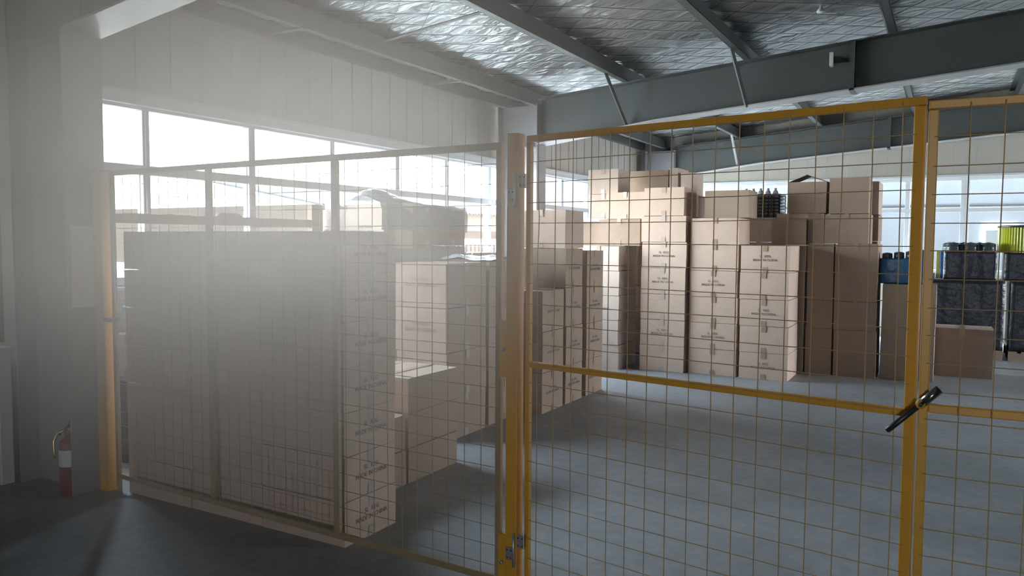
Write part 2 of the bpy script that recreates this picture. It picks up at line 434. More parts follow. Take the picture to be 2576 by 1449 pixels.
bar('flange_brace', (-3.38, 13.75, 3.43), (-3.38, 14.22, 2.95), .02, 'brace down to the dark end beam', 'brace', M['steelw'], 'flange braces')
bar('sag_rod', (-4.79, 5.86, 3.41), (-3.42, 5.70, 3.50), .014, 'thin steel rod tying two purlins under the foil ceiling', 'rod', M['steel'])
for y, l in ((4.85, 'near short bracket between eave purlin and wall trim'), (7.25, 'farther short bracket between eave purlin and wall trim')):
    o = MB().box(-5.22, -4.73, y-.03, y+.03, 3.30, 3.325).build('eave_bracket', M['steel']); tag(o, l, 'bracket', 'eave brackets')
f = empty('floodlight', (-1.08, 8.70, 3.42), 'small white floodlight fixed to the deep roof beam', 'lamp')
rel(MB().box(-1.14, -1.10, 8.62, 8.70, 3.36, 3.50).build('housing', M['white'], bevel=.006), f)
rel(MB().box(-1.10, -1.03, 8.66, 8.70, 3.40, 3.46).build('bracket', M['black']), f)
rel(MB().box(-1.10, -.98, 8.70, 8.80, 3.42, 3.44).build('arm', M['black']), f)
o = MB().lathe(-1.15, 8.03, [(0, 3.74), (.035, 3.745), (.04, 3.76), (.012, 3.80), (.012, 3.84)], 14).build('ceiling_fixture', M['white'])
tag(o, 'tiny white fixture hanging under the foil ceiling', 'fixture')

# ------------------------------------------------------------------ outside
def out(mb, name, m, label, cat, group=None):
    o = mb.build(name, m); tag(o, label, cat, group); return o
g = MB().box(-90, 60, -40, 100, -.5, -.25).build('ground', mat('yard_concrete', (.62, .58, .52), .9, noise_s=.5, noise_a=.1))
g['kind'] = 'structure'
# the rendered wall of the building next door, a few metres beyond the far windows
def stain_mat():
    m = mat('stained_render', (.05, .0515, .055), .9, noise_s=2.5, noise_a=.16, detail=9)
    return m
out(MB().box(-9, 20, 17.2, 17.6, -.3, 5.2), 'neighbouring_wall', stain_mat(), 'pale stained rendered wall seen through the far windows', 'wall')
out(MB().box(-9, 20, 17.18, 17.2, 2.28, 2.31), 'wall_ledge', mat('grey_ledge', (.02, .02, .022), .9), 'thin grey ledge along the rendered wall outside', 'ledge')
b = empty('factory_building', (-42, 44, 0), 'distant low building with ribbed roof seen through the left windows', 'building')
brick = mat('dull_brick', (.038, .024, .013), .9, noise_s=1, noise_a=.15)
rel(MB().box(-62, -36, 38, 72, -.3, 3.9).build('wall', brick), b)
mb = MB(); n = 70
for k in range(n):
    y0 = 37.5+k*.5
    mb.prism([(-35.4, 3.85), (-35.4, 3.95), (-49, 6.3), (-49, 6.2)], 'y', y0, y0+.32)
    mb.prism([(-35.5, 3.80), (-35.5, 3.88), (-49, 6.22), (-49, 6.15)], 'y', y0+.32, y0+.5)
rel(mb.build('roof', mat('blue_roof_sheet', (.021, .022, .028), .6)), b)
rel(MB().box(-35.95, -35.8, 38, 72, 2.2, 2.5).build('wall_band', mat('yellow_band', (.06, .04, .012), .8)), b)
r = empty('yard_railing', (-8.6, 13.6, 0), 'orange boards and white bars outside the window behind the cartons', 'railing')
ob = mat('orange_board', (.028, .012, .006), .8, noise_s=5, noise_a=.2)
rel(MB().box(-8.62, -8.56, 11.8, 15.6, 1.60, 1.76).build('board', ob), r)
rel(MB().box(-8.72, -8.66, 11.8, 15.6, -.25, 1.44).build('board', ob), r)
mb = MB()
for k in range(24): mb.tube([(-8.6, 11.9+k*.155, -.25), (-8.6, 11.9+k*.155, 1.62)], .014, 6)
rel(mb.build('bars', M['white']), r)

# ------------------------------------------------------------------ left foreground: notice, extinguisher, wall post
o = MB().box(-4.545, -4.541, 2.725, 2.865, 1.14, 1.63).build('paper_notice', M['paper']); tag(o, 'pale paper notice fixed to the side of the left column', 'notice')
mb = MB(); mb.box(-5.295, -5.135, 2.60, 2.68, 0, .87)
wp = mb.build('perforated_upright', M['white'], bevel=.006); tag(wp, 'short white steel upright with oval holes by the left column', 'upright')
mb = MB()
for x, z in ((-5.26, .80), (-5.16, .80), (-5.20, .66), (-5.20, .60), (-5.175, .31)):
    mb.lathe(0, 0, [(0, 0), (.012, 0), (.012, .002), (0, .002)], 10)
    nv = 40
    for q in range(len(mb.v)-nv, len(mb.v)):
        a, b_, c = mb.v[q]; mb.v[q] = (x+a*.8, 2.599-c, z+b_*1.6)
mb.build('hole', M['black'], wp)
o = MB().box(-5.298, -5.20, 2.56, 2.66, .90, 2.62).build('door_1', M['steelw'], bevel=.008); struct(o)
o = MB().box(-5.19, -5.165, 2.58, 2.66, .90, 2.62).build('door_frame', M['steel'], o)

e = empty('fire_extinguisher', (-4.63, 2.735, 0), 'red fire extinguisher with white label at the foot of the left column', 'fire extinguisher')
rel(MB().lathe(-4.63, 2.735, [(0, .0), (.052, 0), (.058, .012), (.058, .29), (.05, .325), (.026, .345), (.018, .36), (.018, .375)]).build('cylinder', M['red']), e)
rel(MB().lathe(-4.63, 2.735, [(.0588, .175), (.0592, .176), (.0592, .275), (.0588, .276)]).build('label', M['white']), e)
rel(MB().lathe(-4.63, 2.735, [(0, .372), (.018, .373), (.02, .40), (.014, .41), (0, .412)], 16).build('valve', M['brass']), e)
mb = MB(); mb.tube([(-4.64, 2.735, .405), (-4.60, 2.72, .43), (-4.555, 2.70, .455)], .009, 6); mb.tube([(-4.64, 2.735, .392), (-4.69, 2.72, .375), (-4.70, 2.715, .355)], .009, 6)
rel(mb.build('handle', M['black']), e)
mb = MB(); mb.tube([(-4.622, 2.713, .385), (-4.618, 2.708, .385)], .017, 16)
rel(mb.build('pressure_gauge', M['brass']), e)
rel(MB().tube([(-4.645, 2.72, .39), (-4.69, 2.70, .37), (-4.705, 2.685, .32), (-4.70, 2.68, .25), (-4.695, 2.68, .22)], .008, 8).build('hose', M['brass']), e)

# ------------------------------------------------------------------ fence and gates
def fence_frame(P, ang):
    ca, sa = math.cos(ang), math.sin(ang)
    def T(s, n, z): return (P[0]+s*ca-n*sa, P[1]+s*sa+n*ca, z)      # s along, n across (away from camera)
    return T
def fbox(mb, T, s0, s1, z0, z1, t=.011):
    vs = [T(s, n, z) for z in (z0, z1) for n in (0, 2*t) for s in (s0, s1)]
    return mb.add(vs, [(0, 2, 3, 1), (4, 5, 7, 6), (0, 1, 5, 4), (2, 6, 7, 3), (0, 4, 6, 2), (1, 3, 7, 5)])
def wires(T, s0, s1, z0, z1, cs, cz, soff, zoff, seed, bends=()):
    rnd = random.Random(seed); mb = MB(); rw = .0018
    s = s0+soff
    k = 0
    while s < s1-.004:
        ph = rnd.uniform(0, 6); am = rnd.uniform(.0005, .002); pts = []
        n = 24
        for i in range(n+1):
            z = z0+(z1-z0)*i/n
            b = am*math.sin(ph+z*3.1)
            for (bk, bz, ba, bw) in bends:
                if bk == k: b += ba*math.exp(-((z-bz)/bw)**2)
            pts.append(T(s+b, -.004, z))
        mb.tube(pts, rw, 6, cap=False); s += cs; k += 1
    z = z0+zoff
    while z < z1-.004:
        ph = rnd.uniform(0, 6); am = rnd.uniform(.0005, .002); n = 16
        mb.tube([T(s0+(s1-s0)*i/n, 0, z+am*math.sin(ph+4*(s1-s0)*i/n)) for i in range(n+1)], rw*.9, 6, cap=False); z += cz
    return mb

A0 = math.radians(-2); FP = (-2.56, 2.83)
T = fence_frame(FP, A0)
def s_of(x): return (x-FP[0])/math.cos(A0)
root = empty('mesh_fence_panel', (-3.0, 2.845, 0), 'long mesh fence panel in front of the big carton stack', 'fence panel')
sL, s1_, s2_, sR = s_of(-4.405), s_of(-3.51), s_of(-2.578), s_of(-1.643)
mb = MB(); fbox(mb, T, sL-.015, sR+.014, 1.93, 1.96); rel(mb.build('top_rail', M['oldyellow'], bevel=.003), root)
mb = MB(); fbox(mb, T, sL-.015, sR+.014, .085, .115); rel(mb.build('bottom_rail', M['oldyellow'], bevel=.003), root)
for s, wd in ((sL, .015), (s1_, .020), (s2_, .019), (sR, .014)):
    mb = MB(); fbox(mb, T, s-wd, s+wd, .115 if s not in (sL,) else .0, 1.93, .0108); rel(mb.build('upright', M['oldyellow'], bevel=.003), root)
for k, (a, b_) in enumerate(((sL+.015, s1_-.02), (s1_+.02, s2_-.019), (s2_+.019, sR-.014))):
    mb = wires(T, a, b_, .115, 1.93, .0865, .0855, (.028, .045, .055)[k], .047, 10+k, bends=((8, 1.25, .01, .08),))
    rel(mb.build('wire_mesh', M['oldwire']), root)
mb = MB(); fbox(mb, lambda s, n, z: T(s, n-.035, z), sL-.05, sL+.02, 1.05, 1.075, .03); rel(mb.build('clamp', M['black']), root)
po = empty('end_post', (-4.492, 2.895, 0), 'yellow square fence post standing against the left column', 'fence post')
rel(MB().box(-4.535, -4.452, 2.862, 2.925, 0, 1.955).build('post', M['yellow'], bevel=.004), po)
rel(MB().box(-4.54, -4.447, 2.857, 2.93, 1.955, 1.965).build('cap', M['black']), po)

gp = empty('hinge_post', (-1.562, 2.80, 0), 'main yellow gate post between the fence panel and the mesh gate', 'gate post')
rel(MB().box(-1.592, -1.536, 2.775, 2.83, 0, 1.99).build('post', M['yellow'], bevel=.004), gp)
rel(MB().box(-1.64, -1.48, 2.75, 2.86, 0, .012).build('base_plate', M['yellow']), gp)
for z in (1.10, .19):
    rel(MB().tube([(-1.612, 2.80, z), (-1.612, 2.775, z)], .008, 10).build('bolt', M['zinc']), gp)
    rel(MB().box(-1.632, -1.592, 2.79, 2.80, z-.12, z+.12).build('lug_plate', M['yellow']), gp)

def hinge(z, gpT, par):
    h = MB()
    h.box(-1.585, -1.551, 2.769, 2.775, z-.028, z+.028); o = h.build('hinge_leaf', M['zinc'], bevel=.003); rel(o, par)
    h = MB(); h.box(-1.533, -1.499, 2.772, 2.778, z+.03, z+.088); rel(h.build('hinge_leaf', M['zinc'], bevel=.003), par)
    h = MB(); h.tube([(-1.545, 2.765, z-.05), (-1.545, 2.765, z+.09)], .006, 10); rel(h.build('hinge_pin', M['zinc']), par)
    h = MB()
    for (x, y, zz) in ((-1.577, 2.768, z-.016), (-1.559, 2.768, z-.016), (-1.577, 2.768, z+.016), (-1.559, 2.768, z+.016),
                    (-1.525, 2.771, z+.043), (-1.507, 2.771, z+.043), (-1.525, 2.771, z+.075), (-1.507, 2.771, z+.075)):
        h.tube([(x, y, zz), (x, y-.002, zz)], .0035, 8)
    rel(h.build('screw', M['steel']), par)

AG = math.radians(-8.77); GP = (-1.487, 2.80)
T1 = fence_frame(GP, AG)
gt = empty('mesh_gate', (-.8, 2.69, 0), 'wide yellow mesh gate leaf in the middle of the picture', 'gate')
def leaf(root, T, s0, s1, wl, wr, ztop, mid0, mid1, cs, soff, seed, bends=(), zoff=.03):
    mb = MB(); fbox(mb, T, s0, s1, ztop-.025, ztop); rel(mb.build('top_rail', M['yellow'], bevel=.003), root)
    mb = MB(); fbox(mb, T, s0, s1, .09, .12); rel(mb.build('bottom_rail', M['yellow'], bevel=.003), root)
    mb = MB(); fbox(mb, T, s0, s0+wl, .12, ztop-.027); rel(mb.build('upright', M['yellow'], bevel=.003), root)
    mb = MB(); fbox(mb, T, s1-wr, s1, .12, ztop-.027); rel(mb.build('upright', M['yellow'], bevel=.003), root)
    mb = MB(); fbox(mb, T, s0+wl, s1-wr, mid0, mid1); rel(mb.build('middle_rail', M['yellow'], bevel=.003), root)
    T2 = lambda s, n, z: T(s, n-.003, z)
    mb = wires(T2, s0+wl-.01, s1-wr+.012, .10, ztop-.012, cs, .0822, soff, zoff, seed, bends); rel(mb.build('wire_mesh', M['wire']), root)
leaf(gt, T1, -.030, 1.431, .022, .032, 1.979, 1.030, 1.054, .0835, .055, 31, bends=((14, 1.55, -.006, .06), (0, 1.63, .008, .07)), zoff=.044)
hinge(1.735, T1, gt); hinge(.24, T1, gt)
g2 = empty('mesh_gate', (.6, 2.58, 0), 'yellow mesh gate leaf cut off by the right edge of the picture', 'gate')
T2_ = fence_frame((-.067, 2.565), math.radians(2))
leaf(g2, T2_, 0.002, 1.42, .026, .026, 1.962, 1.053, 1.078, .0835, .088, 41, zoff=.03)
# sliding latch on the second leaf
def g2p(s, n, z): return T2_(s, n, z)
la = empty('gate_latch', g2p(.012, -.05, 1.08), 'dark steel swing latch slanting across the two gate uprights', 'latch')
c = Vector(g2p(.008, -.035, 1.083))
ca, sa = math.cos(math.radians(46)), math.sin(math.radians(46))
def lp(t, off=0): return c+Vector((ca*t, .0, sa*t))+Vector((0, -off, 0))
rel(MB().tube([lp(-.125), lp(-.12), lp(.0)], [.006, .0085, .0085], 12).build('rod', M['black']), la)
rel(MB().tube([lp(.0), lp(.068)], .013, 14).build('grip', M['chrome']), la)
mb = MB(); mb.tube([lp(0, .012), lp(0, -.022)], .0125, 16); rel(mb.build('pivot', M['yellow']), la)
mb = MB(); mb.tube([lp(0, .014), lp(0, .011)], .006, 12); rel(mb.build('pivot_bolt', M['steel']), la)
rel(MB().tube([lp(-.05, .0), lp(-.05, -.02)], .008, 8).build('stop', M['black']), la)

# ------------------------------------------------------------------ cartons
_txt = {}
def text_mesh(s, size):
    if (s, size) in _txt: return _txt[(s, size)]
    cu = bpy.data.curves.new('lettering', 'FONT'); cu.body = s; cu.size = size; cu.align_x = 'CENTER'; cu.space_line = 1.15
    cu.extrude = .0004; cu.offset = size*.012; cu.resolution_u = 2
    o = bpy.data.objects.new('lettering', cu); COL.objects.link(o)
    dg = bpy.context.evaluated_depsgraph_get(); me = bpy.data.meshes.new_from_object(o.evaluated_get(dg))
    me.materials.clear(); me.materials.append(M['ink'])
    bpy.data.objects.remove(o); _txt[(s, size)] = me; return me
_cm = {}
def carton_mesh(wd, dp, ht, m, v):
    key = (round(wd, 3), round(dp, 3), round(ht, 3), m, v)
    if key in _cm: return _cm[key]
    rnd = random.Random(hash(key[:3]) % 1000+v*17)
    bm = bmesh.new()
    bmesh.ops.create_cube(bm, size=1)
    for q in bm.verts:
        q.co.x = q.co.x*wd; q.co.y = (q.co.y+.5)*dp; q.co.z = (q.co.z+.5)*ht
        if q.co.z > .1: q.co.z -= rnd.uniform(.001, .004); q.co.x += rnd.uniform(-.004, .004); q.co.y += rnd.uniform(0, .004)
    bmesh.ops.subdivide_edges(bm, edges=bm.edges, cuts=3, use_grid_fill=True)
    for q in bm.verts:      # a slight bulge of filled walls
        fx = 1-abs(2*q.co.x/wd)**2 if wd else 0; fz = 1-abs(2*q.co.z/ht-1)**2; fy = 1-abs(2*q.co.y/dp-1)**2
        if abs(abs(q.co.x)-wd/2) < .006: q.co.x += math.copysign(.004*max(fy, 0)*max(fz, 0), q.co.x)
        if q.co.y < .006: q.co.y -= .004*max(fx, 0)*max(fz, 0)
    bmesh.ops.recalc_face_normals(bm, faces=bm.faces)
    me = bpy.data.meshes.new('carton'); bm.to_mesh(me); bm.free()
    me.materials.append(M[m]); _cm[key] = me; return me
_tm = {}
def tape_mesh(wd, dp, ht, axis, m):
    key = (wd, dp, ht, axis, m)
    if key in _tm: return _tm[key]
    mb = MB(); e = .0055; t = .05; dr = .065
    if axis == 'y':
        mb.box(-t/2, t/2, -e, dp, ht, ht+.0015); mb.box(-t/2, t/2, -e-.001, -e, ht-dr, ht+.0015)
    else:
        x = wd/2+e
        mb.box(-wd/2, x, dp/2-t/2, dp/2+t/2, ht, ht+.0015); mb.box(x, x+.001, dp/2-t/2, dp/2+t/2, ht-dr, ht+.0015)
    me = mb.mesh('packing_tape'); me.materials.append(M[m]); _tm[key] = me; return me
NC = [0]
_tb = {}
def axis_key(wd, dp, a, m): return (wd, dp, a, m)
def carton(x0, x1, y0, y1, z0, z1, label, group, m='card', text=None, face='front', tape='y', tm='tape', rz=0.0, ts=.036, th=.56, tx=0):
    wd, dp, ht = round(x1-x0, 3), round(y1-y0, 3), round(z1-z0, 3)
    NC[0] += 1
    o = bpy.data.objects.new('carton', carton_mesh(wd, dp, ht, m, NC[0] % 3)); COL.objects.link(o)
    o.location = ((x0+x1)/2, y0, z0); o.rotation_euler = (0, 0, rz)
    tag(o, label, 'cardboard box', group)
    if tape:
        t = bpy.data.objects.new('packing_tape', tape_mesh(wd, dp, ht, tape, tm)); COL.objects.link(t); t.parent = o
    if tape:
        mb = MB(); e = .0055
        if axis_key(wd, dp, tape, tm) not in _tb:
            if tape == 'y': mb.box(-.025, .025, -e-.001, -e, .002, .06)
            else: mb.box(wd/2+e, wd/2+e+.001, dp/2-.025, dp/2+.025, .002, .06)
            me = mb.mesh('packing_tape'); me.materials.append(M[tm]); _tb[axis_key(wd, dp, tape, tm)] = me
        t = bpy.data.objects.new('packing_tape', _tb[axis_key(wd, dp, tape, tm)]); COL.objects.link(t); t.parent = o
    if text:
        t = bpy.data.objects.new('printed_text', text_mesh(text, ts)); COL.objects.link(t); t.parent = o
        if face == 'front': t.location = (tx, -.0062, ht*th); t.rotation_euler = (math.pi/2, 0, 0)
        else: t.location = (wd/2+.0062, dp/2+tx, ht*th); t.rotation_euler = (math.pi/2, 0, math.pi/2)
    return o
K5 = '5L  KEG\nMADE IN CHINA'; K3 = '3.6L KEG\nMADE IN CHINA'
ORD = ['bottom', 'second', 'third', 'fourth', 'fifth', 'sixth', 'seventh', 'eighth']
def lev(k, n):
    return 'topmost' if k == n-1 else ('bottom' if k == 0 else ORD[k])
def stack(x0, x1, y0, y1, n, h, where, group, z0=0.0, jit=.006, **kw):
    rnd = random.Random(int(x0*100)+int(y0*100))
    txt = kw.pop('texts', None); t_ = kw.pop('text', None)
    for k in range(n):
        dx, dy = rnd.uniform(-jit, jit), rnd.uniform(-jit*.5, jit)
        carton(x0+dx, x1+dx, y0+dy, y1+dy, z0+k*h, z0+(k+1)*h-.002, '%s carton of %s' % (lev(k, n), where), group,
               text=t_ if (txt is None or k in txt) else None, **kw)

# big stack right behind the fence
FS = [(-4.335, -3.770, 'the left column of the big stack behind the fence'), (-3.762, -3.197, 'the middle column of the big stack behind the fence'), (-3.189, -2.610, 'the right column of the big stack behind the fence')]
for i, (a, b_, wh) in enumerate(FS):
    stack(a, b_, 2.925, 3.335, 7, .2285, wh, 'cartons in the big stack behind the fence', jit=.003, m='card', text=K5 if i == 2 else None, face='right', tape='x', tm='tape2', ts=.034, th=.60)
# low cartons beside it
for (y0, y1, n, wh) in ((3.345, 3.90, 2, 'the low pile just right of the big stack, nearer end'), (3.925, 4.485, 3, 'the low pile just right of the big stack, farther end')):
    stack(-3.40, -2.97, y0, y1, n, .226, wh, 'low carton pile', m='card2', tape='y')
stack(-3.84, -3.41, 3.345, 3.90, 2, .226, 'the low pile hidden behind the big stack, nearer end', 'low carton pile', m='card2')
stack(-3.84, -3.41, 3.925, 4.485, 3, .226, 'the low pile hidden behind the big stack, farther end', 'low carton pile', m='card2')
# 3.6L stacks
stack(-3.80, -3.32, 4.87, 5.45, 4, .345, 'the 3.6L keg stack left of the gate post', '3.6L keg cartons', m='card2', text=K3, face='front', tape='x', tm='tape2', ts=.040, th=.60)
stack(-3.82, -3.34, 5.53, 6.09, 4, .345, 'the stack directly behind the gate post', '3.6L keg cartons', m='card2', tape='x')
for k, (y0, y1) in enumerate(((5.47, 5.90), (5.91, 6.34), (6.35, 6.79))):
    wh = ['nearest', 'middle', 'farthest'][k]+' column of the stack under the plastic sheet'
    stack(-4.82, -4.40, y0, y1, 5, .376, 'the '+wh, 'cartons under the plastic sheet', m='card3' if k == 0 else 'card2', text=K3 if k == 0 else None, tape='x', tm='tape2', ts=.040, th=.42, jit=.004)
stack(-5.26, -4.84, 5.50, 5.93, 5, .368, 'the short column against the window left of the plastic sheet', 'cartons against the window', m='card3', text=K3, ts=.040, th=.42, tape='x', jit=.003)
# film draped over the top cartons
mb = MB(); nx_, ny_ = 22, 44; vs = []; fs = []
for j in range(ny_+1):
    for i in range(nx_+1):
        u, v = i/nx_, j/ny_
        x = -4.86+u*.50; y = 5.43+v*1.40
        pk = .10*math.exp(-((v-.16)/.2)**2)*math.exp(-((u-.45)/.4)**2)+.035*(1-v)*math.sin(math.pi*u)
        z = 1.895+pk+.012*noise.noise(Vector((x*6, y*6, 0)))
        if u > .93: z -= .26*(u-.93)/.07; x = -4.385+.012*noise.noise(Vector((y*5, z*9, 2)))
        if v < .03 and u <= .93: z -= .03
        vs.append((x, y, z))
for j in range(ny_):
    for i in range(nx_):
        a = j*(nx_+1)+i; fs.append((a, a+1, a+nx_+2, a+nx_+1))
mb.add(vs, fs, True)
o = mb.build('plastic_sheet', M['film']); tag(o, 'crumpled clear plastic sheet draped over the cartons by the window', 'plastic sheet')
mb = MB(); vs = []; fs = []
for j in range(31):
    for i in range(13):
        y = 5.45+j*1.36/30; z = 1.30+i*.19/12
        vs.append((-4.385+.008*noise.noise(Vector((y*3, z*40, 5))), y, z+.01*math.sin(y*3)))
for j in range(30):
    for i in range(12): a = j*13+i; fs.append((a, a+1, a+14, a+13))
mb.add(vs, fs, True); o = mb.build('stretch_wrap', M['film']); tag(o, 'wrinkled stretch wrap band around the cartons below the plastic sheet', 'stretch wrap')
# along the window wall
for k in range(2):
    stack(-5.24, -4.72, 6.86+k*.60, 7.42+k*.60, 4, .355, 'the window wall row, column %s' % ['beside the plastic sheet', 'farther from the plastic sheet'][k], 'cartons along the window wall', m='card2')
# crumpled white film on the stack behind the post
mb = MB(); vs = []; fs = []
for j in range(25):
    for i in range(13):
        x = -3.86+i*.54/12; y = 5.50+j*.62/24
        vs.append((x, y, 1.388+.035*abs(noise.noise(Vector((x*7, y*7, 9))))+.03*math.exp(-((y-5.75)/.1)**2)))
for j in range(24):
    for i in range(12): a = j*13+i; fs.append((a, a+1, a+14, a+13))
mb.add(vs, fs, True); o = mb.build('plastic_sheet', mat('white_film', (.72, .78, .80), .2)); tag(o, 'white crumpled plastic film lying on the stack behind the gate post', 'plastic sheet')

# three columns seen through the left part of the gate
stack(-3.62, -3.14, 6.13, 6.56, 3, .370, 'the nearest column inside the left gate edge', 'cartons left of the gate opening', m='card2', text=K5, face='right', tape='x', ts=.034)
stack(-3.64, -3.14, 6.61, 6.99, 4, .372, 'the middle column inside the left gate edge', 'cartons left of the gate opening', m='card2', text=K5, face='right', tape='x', ts=.034)
stack(-3.60, -3.14, 7.09, 7.50, 4, .366, 'the farthest column inside the left gate edge', 'cartons left of the gate opening', m='card2', text=K5, face='right', tape='x', ts=.034)
carton(-3.66, -3.15, 6.60, 7.02, 1.489, 1.85, 'cardboard carton standing alone on top of the middle column left of the gate', 'cartons left of the gate opening', m='card')

# back row
stack(-3.99, -3.46, 8.76, 9.36, 5, .300, 'the first back column, its right side in shade', 'back row cartons', m='card3', texts=(2,), text=K5)
BRG = 'back row cartons'
carton(-3.83, -3.29, 9.0, 9.42, 1.503, 1.83, 'cardboard carton on the first back column, half in shadow', BRG, m='card2', text=None)
carton(-4.42, -3.87, 9.12, 9.60, 1.50, 1.80, 'shaded carton left of the half shadowed one under the white tray', BRG, m='card2')
stack(-4.42, -3.90, 9.38, 9.90, 4, .31, 'the hidden column under the shaded carton', BRG, m='card2')
carton(-4.42, -3.90, 9.40, 9.90, 1.243, 1.49, 'flat carton hidden under the shaded carton', BRG, m='card2')
o = MB().box(-4.46, -3.80, 9.10, 9.62, 1.802, 1.815).box(-4.46, -3.80, 9.10, 9.112, 1.815, 1.85).build('foam_tray', M['white']); tag(o, 'flat white tray lying under the pale carton by the window', 'tray')
carton(-3.75, -3.25, 9.03, 9.45, 1.832, 2.16, 'round shouldered carton left of the tall open carton on the back row', BRG, m='card', tape='y')
stack(-3.245, -2.700, 8.95, 9.50, 6, .3105, 'the second back column', BRG, m='card', text=K5, texts=(4, 3, 1), tm='tape2')
carton(-3.235, -2.740, 8.98, 9.45, 1.864, 2.20, 'carton with a raised lid flap on top of the second back column', BRG, m='card', rz=-.02)
stack(-2.655, -2.105, 9.00, 9.55, 6, .3055, 'the third back column', BRG, m='card', text=K5, texts=(3, 1))
carton(-2.53, -2.02, 9.10, 9.55, 1.835, 2.155, 'shaded carton on top of the third back column', BRG, m='card2', tape=None)
stack(-2.070, -1.535, 8.98, 9.58, 5, .3035, 'the fourth back column, lit on its front', BRG, m='card', text=K5, texts=(4, 2, 0))
stack(-4.30, -3.86, 9.95, 10.4, 6, .312, 'the hidden column behind the foam tray', BRG, m='card3')
carton(-4.25, -3.84, 9.64, 10.1, 1.874, 2.185, 'pale carton beside the window, lower of two', BRG, m='card3')
carton(-4.25, -3.83, 9.62, 10.08, 2.187, 2.51, 'pale carton beside the window, upper of two', BRG, m='card3', rz=.02)
for (a, b_, y0, zt_, lb) in ((-4.0, -3.42, 10.45, 2.55, 'wide carton high at the back above the second column'), (-3.40, -3.28, 10.45, 2.57, 'narrow pale carton high at the back'), (-3.24, -3.07, 10.45, 2.50, 'small white carton at the right end of the highest row')):
    carton(a, b_, y0, y0+.5, 2.19, zt_, lb, BRG, m='card3' if b_ > -3.4 else 'card2', tape=None)
stack(-4.0, -3.50, 10.45, 10.95, 7, .3125, 'the hidden left column behind the second back column', BRG, m='card2')
stack(-3.49, -2.99, 10.45, 10.95, 7, .3125, 'the hidden right column behind the second back column', BRG, m='card2')
# raised flap on the open cartons
def flap(x0, x1, y, z, dy, dz, label_parent):
    mb = MB(); mb.add([(x0, y, z), (x1, y, z), (x1, y+dy, z+dz), (x0, y+dy, z+dz), (x0, y, z-.004), (x1, y, z-.004), (x1, y+dy, z+dz-.004), (x0, y+dy, z+dz-.004)],
                      [(0, 1, 2, 3), (4, 7, 6, 5), (0, 4, 5, 1), (2, 6, 7, 3), (0, 3, 7, 4), (1, 5, 6, 2)])
    return mb.build('lid_flap', M['card2'])
# shaded group right of the fourth column
SH = 'shaded cartons right of the back row'
stack(-1.87, -1.48, 9.66, 10.2, 5, .304, 'the shaded column behind the fourth back column', SH, m='card2')
carton(-1.86, -1.48, 9.64, 10.0, 1.523, 1.835, 'shaded carton under the open topped one', SH, m='card2', tape='y')
carton(-1.83, -1.41, 9.75, 10.1, 1.838, 1.897, 'flat carton squeezed under the open topped one', SH, m='card', tape=None)
carton(-1.46, -1.17, 9.72, 10.02, 0, .54, 'tall dark carton at floor level right of the fourth column', SH, m='card2', tape=None)
stack(-1.46, -1.17, 9.72, 10.02, 3, .3335, 'the dark narrow column right of the fourth column', SH, z0=.542, m='card2')
carton(-1.145, -.695, 9.70, 10.25, 0, .54, 'large dark carton at floor level left of the double gate uprights', SH, m='card2', tape=None)
stack(-1.150, -.700, 9.70, 10.25, 3, .3335, 'the dark wide column left of the double gate uprights', SH, z0=.542, m='card2')
carton(-1.28, -.81, 9.70, 10.2, 1.542, 1.885, 'carton lit only at its top edge, below the tallest one', SH, m='card2')
h1 = carton(-1.70, -1.275, 9.72, 10.15, 1.90, 2.27, 'open topped carton left of the tallest one', SH, m='card2', tape=None)
carton(-1.47, -1.29, 9.74, 10.02, 1.541, 1.898, 'dark filler carton under the open topped one', SH, m='card2')
for q in ((-1.70, -1.49, .085), (-1.275, -1.50, .085)):
    mb = MB(); mb.add([(q[0], 9.74, 2.272), (q[1], 9.74, 2.272+q[2]), (q[1], 10.1, 2.272+q[2]), (q[0], 10.1, 2.272),
                       (q[0], 9.74, 2.267), (q[1], 9.74, 2.267+q[2]), (q[1], 10.1, 2.267+q[2]), (q[0], 10.1, 2.267)],
                      [(0, 1, 2, 3), (7, 6, 5, 4), (0, 4, 5, 1), (2, 6, 7, 3), (0, 3, 7, 4), (1, 5, 6, 2)])
    rel(mb.build('lid_flap', M['card2']), h1)
carton(-1.24, -.82, 9.70, 10.15, 1.888, 2.30, 'tallest carton of the shaded group', SH, m='card2', tape=None)
stack(-1.2, -.755, 10.3, 10.85, 6, .315, 'the hidden column behind the tallest carton', SH, m='card2')
carton(-1.18, -.755, 10.25, 10.8, 1.895, 2.29, 'carton just behind the tallest one, its side catching window light', SH, m='card3')
# black crate of bottles
cr = empty('plastic_crate', (-2.05, 10.2, 1.87), 'black slatted plastic crate between the top cartons of the back row', 'crate')
mb = MB()
x0, x1, y0, y1, z0, z1 = -2.35, -1.86, 10.1, 10.5, 1.872, 2.16
mb.box(x0, x1, y0, y1, z0, z0+.01)
for k in range(7):
    z = z0+.01+k*.042; mb.box(x0, x1, y0, y0+.008, z, z+.026); mb.box(x0, x1, y1-.008, y1, z, z+.026); mb.box(x0, x0+.008, y0, y1, z, z+.026); mb.box(x1-.008, x1, y0, y1, z, z+.026)
for k in range(8):
    x = x0+k*(x1-x0-.012)/7; mb.box(x, x+.012, y0, y0+.01, z0, z1); mb.box(x, x+.012, y1-.01, y1, z0, z1)
rel(mb.build('crate_body', M['black']), cr)
for k in range(5):
    xx = x0+.06+k*.09
    o = MB().lathe(xx, 10.16, [(0, 1.885), (.036, 1.885), (.038, 2.15), (.03, 2.19), (.014, 2.215), (.014, 2.235), (0, 2.236)], 14).build('bottle', M['film'])
    tag(o, 'clear bottle standing in the black crate, %s from the left' % ORD[k].replace('bottom', 'first'), 'bottle', 'bottles in the black crate')
